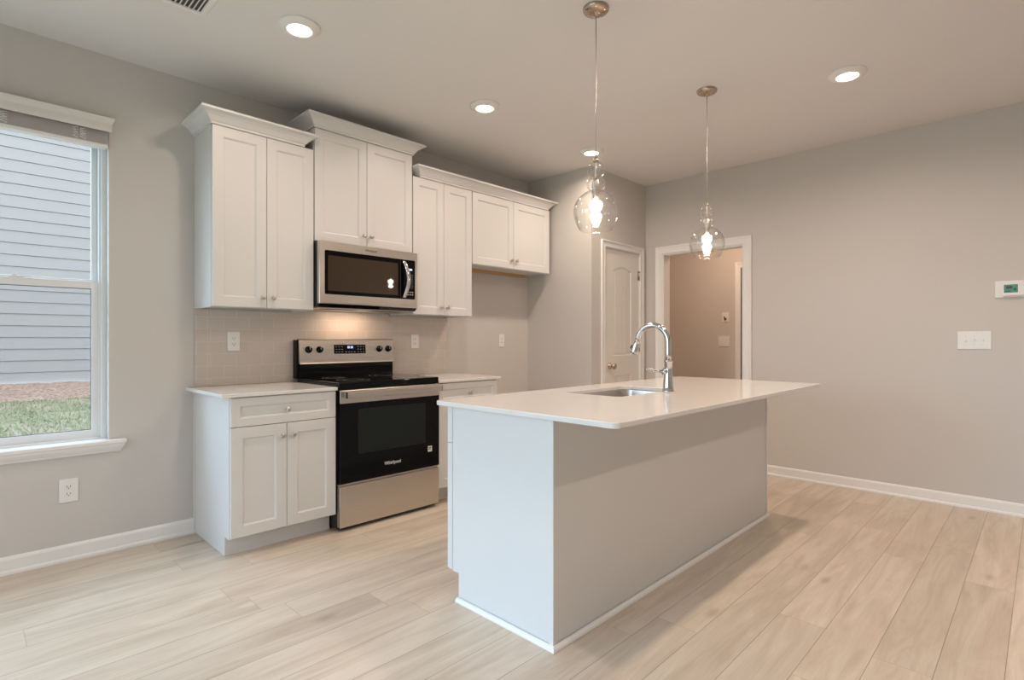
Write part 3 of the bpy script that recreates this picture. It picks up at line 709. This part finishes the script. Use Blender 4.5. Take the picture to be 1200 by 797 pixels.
# ------------------------------------------------------------------ island
IX0, IX1, IY0, IYF = 1.569, 3.765, 1.324, 1.919
IB = IT - 0.0205
def make_island():
    t = thing('kitchen_island', 'long white kitchen island base in the middle of the floor', 'island', ((IX0 + IX1) / 2, (IY0 + IYF) / 2, 0))
    def endp(xa, xb):
        b = new(); prism(b, [(IY0 + 0.008, 0.001), (1.877, 0.001), (1.877, 0.124), (IYF, 0.124), (IYF, IB), (IY0 + 0.008, IB)], 'x', xa, xb); return b
    fin('end_panel', endp(IX0, IX0 + 0.018), 'cabinet_paint', t)
    fin('end_panel', endp(IX1 - 0.018, IX1), 'cabinet_paint', t)
    b = new(); bx(b, IX0 + 0.0, IX1, IY0, IY0 + 0.0078, 0.001, IB); fin('back_panel', b, 'cabinet_paint', t)
    for cx_, sg in ((IX0, 1), (IX1, -1)):
        b = new(); prism(b, [(cx_ - sg * 0.004, IY0 - 0.004), (cx_ + sg * 0.018, IY0 - 0.004), (cx_ + sg * 0.018, IY0 - 0.0002), (cx_ - sg * 0.0002, IY0 - 0.0002), (cx_ - sg * 0.0002, IY0 + 0.020), (cx_ - sg * 0.004, IY0 + 0.020)], 'z', 0.001, IB)
        fin('corner_trim', b, 'cabinet_paint', t)
    # shoe moulding, quarter round, mitred
    q = [(0, 0.001), (0.016, 0.001), (0.0155, 0.006), (0.0135, 0.011), (0.010, 0.015), (0.005, 0.018), (0, 0.019)]
    b = new(); path = [(IX0 - 0.004, 1.880, -1, 0), (IX0 - 0.004, IY0 - 0.004, -1, -1), (IX1 + 0.004, IY0 - 0.004, 1, -1), (IX1 + 0.004, 1.880, 1, 0)]
    loft(b, [[(px + nx * o, py + ny * o, z) for o, z in q] for px, py, nx, ny in path], True, True, True); fin('shoe_molding', b, 'trim_paint', t)
    # carcass behind
    b = new(); bx(b, IX0 + 0.018, IX1 - 0.018, IY0 + 0.008, IYF - 0.0, 0.124, 0.14); bx(b, IX0 + 0.018, IX1 - 0.018, 1.865, 1.877, 0.001, 0.124)
    xs = [IX0, IX0 + 0.40, 2.10, 2.87, IX1]
    for x in xs[1:-1]: bx(b, x - 0.01, x + 0.01, IY0 + 0.01, IYF - 0.02, 0.14, IB - 0.03)
    bx(b, IX0 + 0.018, IX1 - 0.018, IYF - 0.019, IYF, 0.14, 0.155); bx(b, IX0 + 0.018, IX1 - 0.018, IYF - 0.019, IYF, 0.69, 0.715); bx(b, IX0 + 0.018, IX1 - 0.018, IYF - 0.019, IYF, IB - 0.03, IB)
    fin('carcass', b, 'cabinet_paint', t)
    ys = IYF + 0.0415
    for a, c in zip(xs, xs[1:]):
        a += 0.003; c -= 0.003
        b = new(); ringpanel(b, a, c, 0.7045, IB - 0.008, ys, [(i, d if i or d < 0.019 else 0.0350) for i, d in slabprof(0.045)], -1); d = fin('drawer', b, 'cabinet_paint', t)
        knob(d, ((a + c) / 2, ys, 0.785), (0, 1, 0))
        segs = [(a, c)] if c - a < 0.5 else [(a, (a + c) / 2 - 0.0015), ((a + c) / 2 + 0.0015, c)]
        for i, (p, r) in enumerate(segs):
            b = new(); ringpanel(b, p, r, 0.127, 0.7005, ys, [(ii, d if ii or d < 0.019 else 0.0350) for ii, d in SHAKER], -1); d = fin('door', b, 'cabinet_paint', t)
            knob(d, (r - 0.03 if i == 0 else p + 0.03, ys, 0.632), (0, 1, 0))
    return t
make_island()
SX0, SX1, SY0, SY1 = 2.215, 2.80, 1.455, 1.80
def island_top():
    b = new(); x0, x1, y0, y1 = 1.506, 3.795, 1.001, 1.975
    top, bot = IT, IT - 0.020
    def loop(pts, z): return [b.verts.new((p[0], p[1], z)) for p in pts]
    def side(a, c):
        n = len(a)
        for i in range(n): b.faces.new((a[i], a[(i + 1) % n], c[(i + 1) % n], c[i]))
    R = 0.03
    o = [loop(rr(x0 + i, x1 - i, y0 + i, y1 - i, R - i, 6), z) for i, z in ((0.003, top), (0.0008, top - 0.0012), (0, top - 0.004), (0, bot + 0.002), (0.002, bot))]
    for a, c in zip(o, o[1:]): side(a, c)
    hL = [loop(rr(SX0 - i, SX1 + i, SY0 - i, SY1 + i, 0.05 + i, 8), z) for i, z in ((0.002, top), (0, top - 0.002), (0, bot))]
    for a, c in zip(hL, hL[1:]): side(a, c)
    for A, B_ in ((o[0], hL[0]), (o[-1], hL[-1])):
        es = []
        for L in (A, B_):
            for i in range(len(L)): es.append(b.edges.get((L[i], L[(i + 1) % len(L)])))
        bmesh.ops.triangle_fill(b, edges=es, use_beauty=True)
    return fin('island_countertop', b, 'quartz')
tag(island_top(), 'large white quartz island countertop with sink cutout and seating overhang', 'countertop')
def make_sink():
    t = thing('sink', 'stainless steel undermount sink set in the island countertop', 'sink', ((SX0 + SX1) / 2, (SY0 + SY1) / 2, IT - 0.24))
    b = new(); zt = IT - 0.0205
    inn = [(-0.022, zt, 0.07), (-0.004, zt, 0.055), (-0.003, zt - 0.004, 0.055), (0.004, zt - 0.17, 0.05), (0.012, zt - 0.195, 0.045), (0.03, zt - 0.205, 0.03)]
    loops = [[(p[0], p[1], z) for p in rr(SX0 + i, SX1 - i, SY0 + i, SY1 - i, r, 8)] for i, z, r in inn]
    out = [(0.03, zt - 0.207, 0.03), (0.010, zt - 0.198, 0.045), (0.0015, zt - 0.17, 0.05), (-0.0045, zt - 0.004, 0.055), (-0.022, zt - 0.0015, 0.07)]
    loft(b, loops, True, False, True, True)
    loft(b, [[(p[0], p[1], z) for p in rr(SX0 + i, SX1 - i, SY0 + i, SY1 - i, r, 8)] for i, z, r in out], True, True, False, True)
    fin('basin', b, 'stainless', t)
    b = new(); lathe(b, [(0.044, 0), (0.044, 0.002), (0.036, 0.003), (0.030, 0.0015), (0.012, 0.0015), (0.010, 0.006), (0, 0.006)], ((SX0 + SX1) / 2, (SY0 + SY1) / 2, zt - 0.2045), n=24); fin('drain', b, 'chrome', t)
    return t
make_sink()
def make_faucet():
    fx, fy = 2.590, 1.402
    t = thing('faucet', 'tall chrome gooseneck pull-down faucet beside the island sink', 'faucet', (fx, fy, IT))
    b = new(); lathe(b, [(0.031, 0.0005), (0.031, 0.010), (0.0285, 0.013), (0.0265, 0.030), (0.0225, 0.075), (0.0195, 0.110), (0.0195, 0.158), (0.0225, 0.160), (0.0225, 0.167), (0.015, 0.170), (0, 0.1705)], (fx, fy, IT), n=28); fin('base', b, 'chrome', t)
    b = new(); pts = [(fx, fy, IT + 0.165), (fx, fy, IT + 0.20), (fx, fy, IT + 0.235)]
    R = 0.092; cz = 1.158
    for k in range(0, 19):
        a = math.radians(180 - 172 * k / 18); pts.append((fx, fy + R + R * math.cos(a), cz + R * math.sin(a)))
    fin('spout', tube(b, pts, 0.0150, 16), 'chrome', t)
    e = Vector(pts[-1]); d = Vector((0, 0.30, -0.95)).normalized()
    b = new(); lathe(b, [(0.0135, -0.003), (0.0155, 0.0), (0.0155, 0.006), (0.0145, 0.008), (0.0165, 0.022), (0.0215, 0.062), (0.0225, 0.074), (0.019, 0.078), (0, 0.078)], e, d, 22)
    sp = fin('spray_head', b, 'chrome', t)
    b = new(); c = e + d * 0.045 + Vector((0, 0.0215, 0.006)); lathe(b, [(0.0, -0.010), (0.006, -0.010), (0.008, -0.004), (0.008, 0.008), (0.005, 0.012), (0, 0.012)], c, d, 10); fin('spray_button', b, 'slot_dark', sp)
    # side lever
    b = new(); lathe(b, [(0.0165, 0.012), (0.0165, 0.030), (0.013, 0.034), (0, 0.0345)], (fx, fy, IT + 0.108), (-0.8, 0.55, 0.0), 18)
    h0 = Vector((fx, fy, IT + 0.108)) + Vector((-0.8, 0.55, 0)).normalized() * 0.032
    tube(b, [h0, h0 + Vector((-0.03, 0.02, 0.004)), h0 + Vector((-0.060, 0.045, 0.012)), h0 + Vector((-0.078, 0.056, 0.016))], [0.0085, 0.0065, 0.0052, 0.0060], 12)
    fin('lever_handle', b, 'chrome', t)
    return t
make_faucet()

# ------------------------------------------------------------------ pendants
def make_pendant(label):
    t = thing('pendant_light', label, 'pendant light', (0, 0, 0), group='glass pendant lights over the island')
    b = new(); lathe(b, [(0.0, -0.0005), (0.062, -0.0005), (0.062, -0.006), (0.058, -0.014), (0.044, -0.021), (0.022, -0.025), (0.010, -0.026), (0.008, -0.036), (0.0, -0.036)], (0, 0, H), n=36); cn = fin('canopy', b, 'bronze_nickel', t)
    for sx in (-0.032, 0.032):
        b = new(); lathe(b, [(0.004, -0.0225), (0.004, -0.026), (0, -0.027)], (sx, 0, H), n=10); fin('screw', b, 'nickel', cn)
    b = new(); tube(b, [(0, 0, H - 0.03), (0.0012, 0, H - 0.2), (0.0006, 0, 2.3), (0, 0, 2.02)], 0.0022, 8); fin('cord', b, 'nickel', t)
    b = new(); tube(b, [(0, 0, 2.03), (0, 0, 1.93)], 0.0045, 8); fin('stem', b, 'nickel', t)
    b = new(); lathe(b, [(0.0, 2.042), (0.007, 2.040), (0.010, 2.030), (0.014, 2.022), (0.010, 2.016), (0, 2.016)], n=16); fin('finial', b, 'bronze_nickel', t)
    # glass shade: two bubbles, neck, globe with open bottom (outer and inner skins)
    prof = [(0.012, 2.018), (0.028, 2.010), (0.038, 1.992), (0.041, 1.974), (0.037, 1.955), (0.026, 1.942), (0.024, 1.938), (0.033, 1.934), (0.043, 1.922), (0.045, 1.910), (0.041, 1.895), (0.034, 1.884), (0.034, 1.879), (0.045, 1.873), (0.062, 1.862), (0.083, 1.843), (0.099, 1.818), (0.1065, 1.787), (0.104, 1.757), (0.094, 1.725), (0.080, 1.699), (0.078, 1.695)]
    # refine with Catmull-Rom
    def cr_(P, n=4):
        out = []
        for i in range(len(P) - 1):
            p0, p1, p2, p3 = P[max(0, i - 1)], P[i], P[i + 1], P[min(len(P) - 1, i + 2)]
            for k in range(n):
                s = k / n
                out.append(tuple(0.5 * (2 * p1[j] + (p2[j] - p0[j]) * s + (2 * p0[j] - 5 * p1[j] + 4 * p2[j] - p3[j]) * s * s + (3 * p1[j] - p0[j] - 3 * p2[j] + p3[j]) * s ** 3) for j in (0, 1)))
        return out + [P[-1]]
    pf = cr_(prof)
    b = new(); inner = [(max(r - 0.0028, 0.004), z) for r, z in pf][::-1]
    lathe(b, pf + [(0.0775, 1.6935)] + inner, n=48, cap0=False, cap1=False); fin('glass_shade', b, 'shade_glass', t)
    b = new(); lathe(b, [(0, 1.937), (0.010, 1.936), (0.0185, 1.928), (0.0195, 1.90), (0.0195, 1.868), (0.015, 1.862), (0.013, 1.830), (0, 1.830)], n=24)
    for k in range(4): lathe(b, [(0.0195, 1.921 - k * 0.009), (0.0210, 1.919 - k * 0.009), (0.0195, 1.917 - k * 0.009)], n=24, cap0=False, cap1=False)
    fin('socket', b, 'nickel', t)
    b = new(); lathe(b, [(0.014, 1.830), (0.025, 1.827), (0.0295, 1.819), (0.0300, 1.808), (0.0255, 1.793), (0.018, 1.784), (0.0135, 1.779), (0.018, 1.773), (0.0265, 1.764), (0.0255, 1.752), (0.016, 1.744), (0, 1.742)], n=28); bb = fin('bulb', b, 'bulb_glow', t)  # two glowing lobes; the lower one shapes the bulb's reflection in the glass
    return t
pA = make_pendant('clear glass pendant light nearer the camera, hanging over the island sink side')
pB = copy_tree(pA); pA.location = (2.118, 1.522, 0); pB.location = (3.304, 1.522, 0)
pB['label'] = 'clear glass pendant light farther away, hanging in front of the hall doorway'

# ------------------------------------------------------------------ recessed cans
def make_can():
    t = thing('recessed_light', '', 'ceiling light', (0, 0, H), group='round recessed ceiling lights')
    b = new(); lathe(b, [(0.100, -0.0005), (0.100, -0.006), (0.096, -0.010), (0.078, -0.020), (0.069, -0.024), (0.064, -0.024), (0.058, -0.021), (0.058, -0.0005)], (0, 0, H), n=40, cap0=False, cap1=False); fin('trim_ring', b, 'trim_paint', t)
    b = new(); lathe(b, [(0.0, -0.0225), (0.04, -0.022), (0.0575, -0.020), (0.0575, -0.002), (0, -0.002)], (0, 0, H), n=32); fin('lens', b, 'can_lens', t)
    return t
def can_lamp(t, k=1.0):
    l = bpy.data.lights.new('can_lamp', 'AREA'); l.shape = 'DISK'; l.size = 0.104; l.energy = CAN_W * k; l.color = (1, 0.805, 0.655); l.spread = math.radians(165)
    o = bpy.data.objects.new('can_lamp', l); COL.objects.link(o); o.parent = t; o.location = (0, 0, -0.0245)
cans = [((1.195, 2.67), 'recessed ceiling light nearest the window wall, above the left base cabinet', 0.7), ((2.473, 2.687), 'recessed ceiling light in the middle of the row along the upper cabinets', 0.7),
        ((3.687, 2.696), 'recessed ceiling light behind the nearer pendant, above the refrigerator alcove', 1.0), ((3.673, 0.833), 'recessed ceiling light alone at upper right, seating side of the island', 1.05),
        ((2.45, 0.833), 'unseen recessed ceiling light added on the seating side of the island above the frame', 1), ((1.2, 0.833), 'unseen recessed ceiling light added directly beside the camera, above the frame', 0.7),  # out-of-view pair continuing the visible rows, included for their light
        ((-0.3, -1.2), 'unseen recessed fill light added behind the camera nearest the patio door', 0.7), ((1.7, -1.2), 'unseen recessed fill light added behind the camera in the middle of the living area', 1.2), ((3.7, -1.2), 'unseen recessed fill light added behind the camera near the right wall', 1.0)]  # these three are out of view, added as warm front fill
c0 = make_can()
for i, ((x, y), lab, k) in enumerate(cans):
    c = c0 if i == 0 else copy_tree(c0)
    c.location = (x, y, H); c['label'] = lab
    cans[i] = (c, k)
for c, k in cans: can_lamp(c, k)
# hall lamp
hc = copy_tree(cans[0][0]) if False else None
t = thing('hall_ceiling_light', 'round ceiling light in the hall beyond the doorway', 'ceiling light', (E + 0.80, 2.45, H))
b = new(); lathe(b, [(0.098, -0.0005), (0.098, -0.004), (0.078, -0.015), (0.070, -0.013), (0.070, -0.0005)], (E + 0.80, 2.45, H), n=32, cap0=False, cap1=False); fin('trim_ring', b, 'trim_paint', t)
b = new(); lathe(b, [(0.0, -0.014), (0.0695, -0.012), (0.0695, -0.002), (0, -0.002)], (E + 0.80, 2.45, H), n=32); fin('lens', b, 'can_lens', t)
l = bpy.data.lights.new('hall_lamp', 'AREA'); l.shape = 'DISK'; l.size = 0.13; l.energy = 15; l.color = (1, 0.67, 0.46)
o = bpy.data.objects.new('hall_lamp', l); COL.objects.link(o); o.parent = t; o.location = (0, 0, -0.0155)

# ceiling vent
vt = thing('ceiling_vent', 'white louvered air vent in the ceiling at top left', 'vent', (0.65, 2.80, H))
VX0, VX1, VY0, VY1 = 0.45, 0.835, 2.70, 2.915
b = new(); o_ = [(0, 0.0005), (0, 0.004), (0.004, 0.007), (0.026, 0.007), (0.028, 0.0005)]
loft(b, [[(x, y, H - d) for x, y in ((VX0 + i, VY0 + i), (VX1 - i, VY0 + i), (VX1 - i, VY1 - i), (VX0 + i, VY1 - i))] for i, d in o_], True); fin('frame', b, 'trim_paint', vt)
b = new(); bx(b, VX0 + 0.027, VX1 - 0.027, VY0 + 0.027, VY1 - 0.027, H - 0.0016, H - 0.0005); fin('duct_opening', b, 'slot_dark', vt)
b = new(); x = VX0 + 0.036
while x < VX1 - 0.035:
    prism(b, [(x, H - 0.008), (x + 0.0015, H - 0.009), (x + 0.009, H - 0.003), (x + 0.0075, H - 0.002)], 'y', VY0 + 0.027, VY1 - 0.027); x += 0.019
fin('louvers', b, 'trim_paint', vt)

# ------------------------------------------------------------------ wall plates
def plate(name, label, cat, c, n, w_, h_, kind, group=None):
    """n = outward normal (unit, horizontal)"""
    t = thing(name, label, cat, c, group)
    n = Vector((*n, 0)); u = Vector((-n.y, n.x, 0)); C = Vector(c)
    def LB(b, u0, u1, d0, d1, z0, z1, bev=0.0):
        p = C + u * u0 + n * d0; q = C + u * u1 + n * d1
        bx(b, p.x, q.x, p.y, q.y, C.z + z0, C.z + z1, bev)
    b = new(); LB(b, -w_ / 2, w_ / 2, 0.0008, 0.0062, -h_ / 2, h_ / 2, 0.002); fin('cover_plate', b, 'plastic_white', t)
    if kind in ('duplex', 'decora'):
        for zz in (-0.019, 0.019):
            b = new(); LB(b, -0.0165, 0.0165, 0.005, 0.0075, zz - 0.0145, zz + 0.0145, 0.001); r = fin('receptacle', b, 'plastic_white', t)
            b = new(); LB(b, -0.008, -0.0055, 0.0068, 0.0078, zz - 0.002, zz + 0.007); LB(b, 0.0055, 0.008, 0.0068, 0.0078, zz - 0.002, zz + 0.007); LB(b, -0.0022, 0.0022, 0.0068, 0.0078, zz - 0.010, zz - 0.0055)
            fin('slots', b, 'slot_dark', r)
    if kind.startswith('toggle'):
        k = int(kind[-1])
        for i in range(k):
            uu = (i - (k - 1) / 2) * 0.046
            b = new(); LB(b, uu - 0.006, uu + 0.006, 0.005, 0.0068, -0.013, 0.013, 0.0005); LB(b, uu - 0.004, uu + 0.004, 0.006, 0.017, -0.002 if i else -0.011, 0.009 if i else 0.001, 0.001); sw = fin('toggle', b, 'plastic_white', t)
            for zz in (-0.03, 0.03):
                b = new(); LB(b, uu - 0.0022, uu + 0.0022, 0.006, 0.0070, zz - 0.0022, zz + 0.0022); fin('screw', b, 'print_grey', sw)
    return t, LB
plate('wall_outlet', 'white duplex outlet low on the wall below the window', 'outlet', (0.405, D, 0.372), (0, -1), 0.080, 0.125, 'duplex', 'white wall outlets')
plate('wall_outlet', 'white outlet on the tile backsplash left of the range', 'outlet', (1.224, D - 0.009, 1.163), (0, -1), 0.074, 0.122, 'duplex', 'white wall outlets')
plate('wall_outlet', 'white outlet on the tile backsplash right of the range', 'outlet', (2.620, D - 0.009, 1.160), (0, -1), 0.074, 0.116, 'duplex', 'white wall outlets')
plate('wall_outlet', 'white outlet on the bare wall of the refrigerator alcove', 'outlet', (3.625, D, 1.166), (0, -1), 0.074, 0.122, 'duplex', 'white wall outlets')
plate('light_switch', 'white three-toggle light switch on the right wall below the thermostat', 'light switch', (E, 0.350, 1.169), (-1, 0), 0.180, 0.125, 'toggle3')
plate('hall_light_switch', 'white two-toggle light switch in the hall seen through the doorway', 'light switch', (HX, 2.79, 1.156), (-1, 0), 0.135, 0.125, 'toggle2')
hp_, LB = plate('hall_wall_control', 'small white control with dark dial above the hall switch', 'wall control', (HX, 2.772, 1.448), (-1, 0), 0.085, 0.115, 'none')
b = new(); LB(b, -0.014, 0.014, 0.005, 0.016, -0.034, -0.006, 0.003); LB(b, -0.020, -0.008, 0.005, 0.010, -0.012, 0.012, 0.002); fin('dial', b, 'slot_dark', hp_)
th_ = thing('thermostat', 'white thermostat with green screen on a mounting plate, right wall', 'thermostat', (E, 0.150, 1.512))
b = new(); bx(b, E - 0.008, E - 0.0008, 0.055, 0.243, 1.456, 1.568, 0.003); fin('mounting_plate', b, 'plastic_white', th_)
b = new(); bx(b, E - 0.030, E - 0.0075, 0.096, 0.205, 1.464, 1.560, 0.006, 3); hs_ = fin('housing', b, 'plastic_white', th_)
b = new(); bx(b, E - 0.0315, E - 0.0295, 0.128, 0.196, 1.487, 1.540, 0.001); sc_ = fin('screen', b, 'slot_dark', hs_)
b = new(); bx(b, E - 0.0325, E - 0.0312, 0.131, 0.193, 1.490, 1.537); fin('screen_glow', b, 'lcd_green', sc_)
b = new(); bx(b, E - 0.0329, E - 0.0322, 0.155, 0.185, 1.512, 1.530); bx(b, E - 0.0329, E - 0.0322, 0.160, 0.189, 1.494, 1.500); bx(b, E - 0.0329, E - 0.0322, 0.136, 0.148, 1.500, 1.516); fin('screen_readout', b, 'slot_dark', sc_)

# ------------------------------------------------------------------ outside
def gz(y): return -0.15 + 0.1336 * (y - 4.0) if y > 4 else -0.15
b = new()
rows = []
for y in (3.87, 4.0, 5, 6, 7, 8, 8.51): rows.append([(x, y, gz(y)) for x in (-9, -4, 0, 4, 9)])
loft(b, rows, False); tag(fin('lawn', b, 'lawn_soil'), 'patchy green lawn outside the window sloping up to the pine straw', 'lawn', kind='stuff')
bmv = []; bf = []
for i in range(26000):
    x = random.uniform(-1.6, 2.6); y = random.uniform(5.2, 8.53); z = gz(y); h_ = random.uniform(0.015, 0.038); a = random.uniform(0, 6.28); w2 = 0.006
    lx, ly = random.uniform(-0.02, 0.02), random.uniform(-0.02, 0.02); k = len(bmv)
    bmv += [(x - w2 * math.cos(a), y - w2 * math.sin(a), z), (x + w2 * math.cos(a), y + w2 * math.sin(a), z), (x + lx, y + ly, z + h_)]; bf.append((k, k + 1, k + 2))
me = bpy.data.meshes.new('grass'); me.from_pydata(bmv, [], bf); me.materials.append(M['grass_blade']); g_ = bpy.data.objects.new('grass', me); COL.objects.link(g_)
tag(g_, 'thin green grass blades growing on the lawn outside the window', 'grass', kind='stuff')
b = new(); rows = []
for j in range(9):
    y = 8.50 + j * 0.1215; rows.append([(x * 0.12, y + (random.uniform(-0.015, 0.015) if j == 0 else 0), gz(y) + (0.004 if j == 0 else random.uniform(0.006, 0.035))) for x in range(-60, 61)])
loft(b, rows, False)
tag(fin('pine_straw_bed', b, 'pine_straw'), 'reddish brown pine straw bed along the foot of the neighbouring house', 'mulch', kind='stuff')
nh = thing('neighbouring_house', 'white lap-sided neighbouring house seen through the window', 'house', (0, 9.9, 0.59))
b = new(); z = 0.592; k = 0
while z < 5.6:
    prism(b, [(9.502, z + 0.004), (9.512, z + 0.1525), (9.532, z + 0.1525), (9.532, z + 0.004)], 'x', -7, 8); z += 0.153; k += 1
bx(b, -6.98, 7.98, 9.53, 11.5, 0.30, 5.6)
fin('siding', b, 'siding_white', nh)
b = new(); prism(b, [(9.1, 5.55), (9.1, 5.75), (11.5, 7.2), (11.5, 5.55)], 'x', -7.4, 8.4); fin('roof', b, 'roof_grey', nh)
b = new(); bx(b, -30, XL - 0.2, -30, 3.85, -0.2, -0.12); tag(fin('side_yard', b, 'lawn_soil'), 'grassy yard outside the unseen patio door, off to the left', 'lawn', kind='stuff')
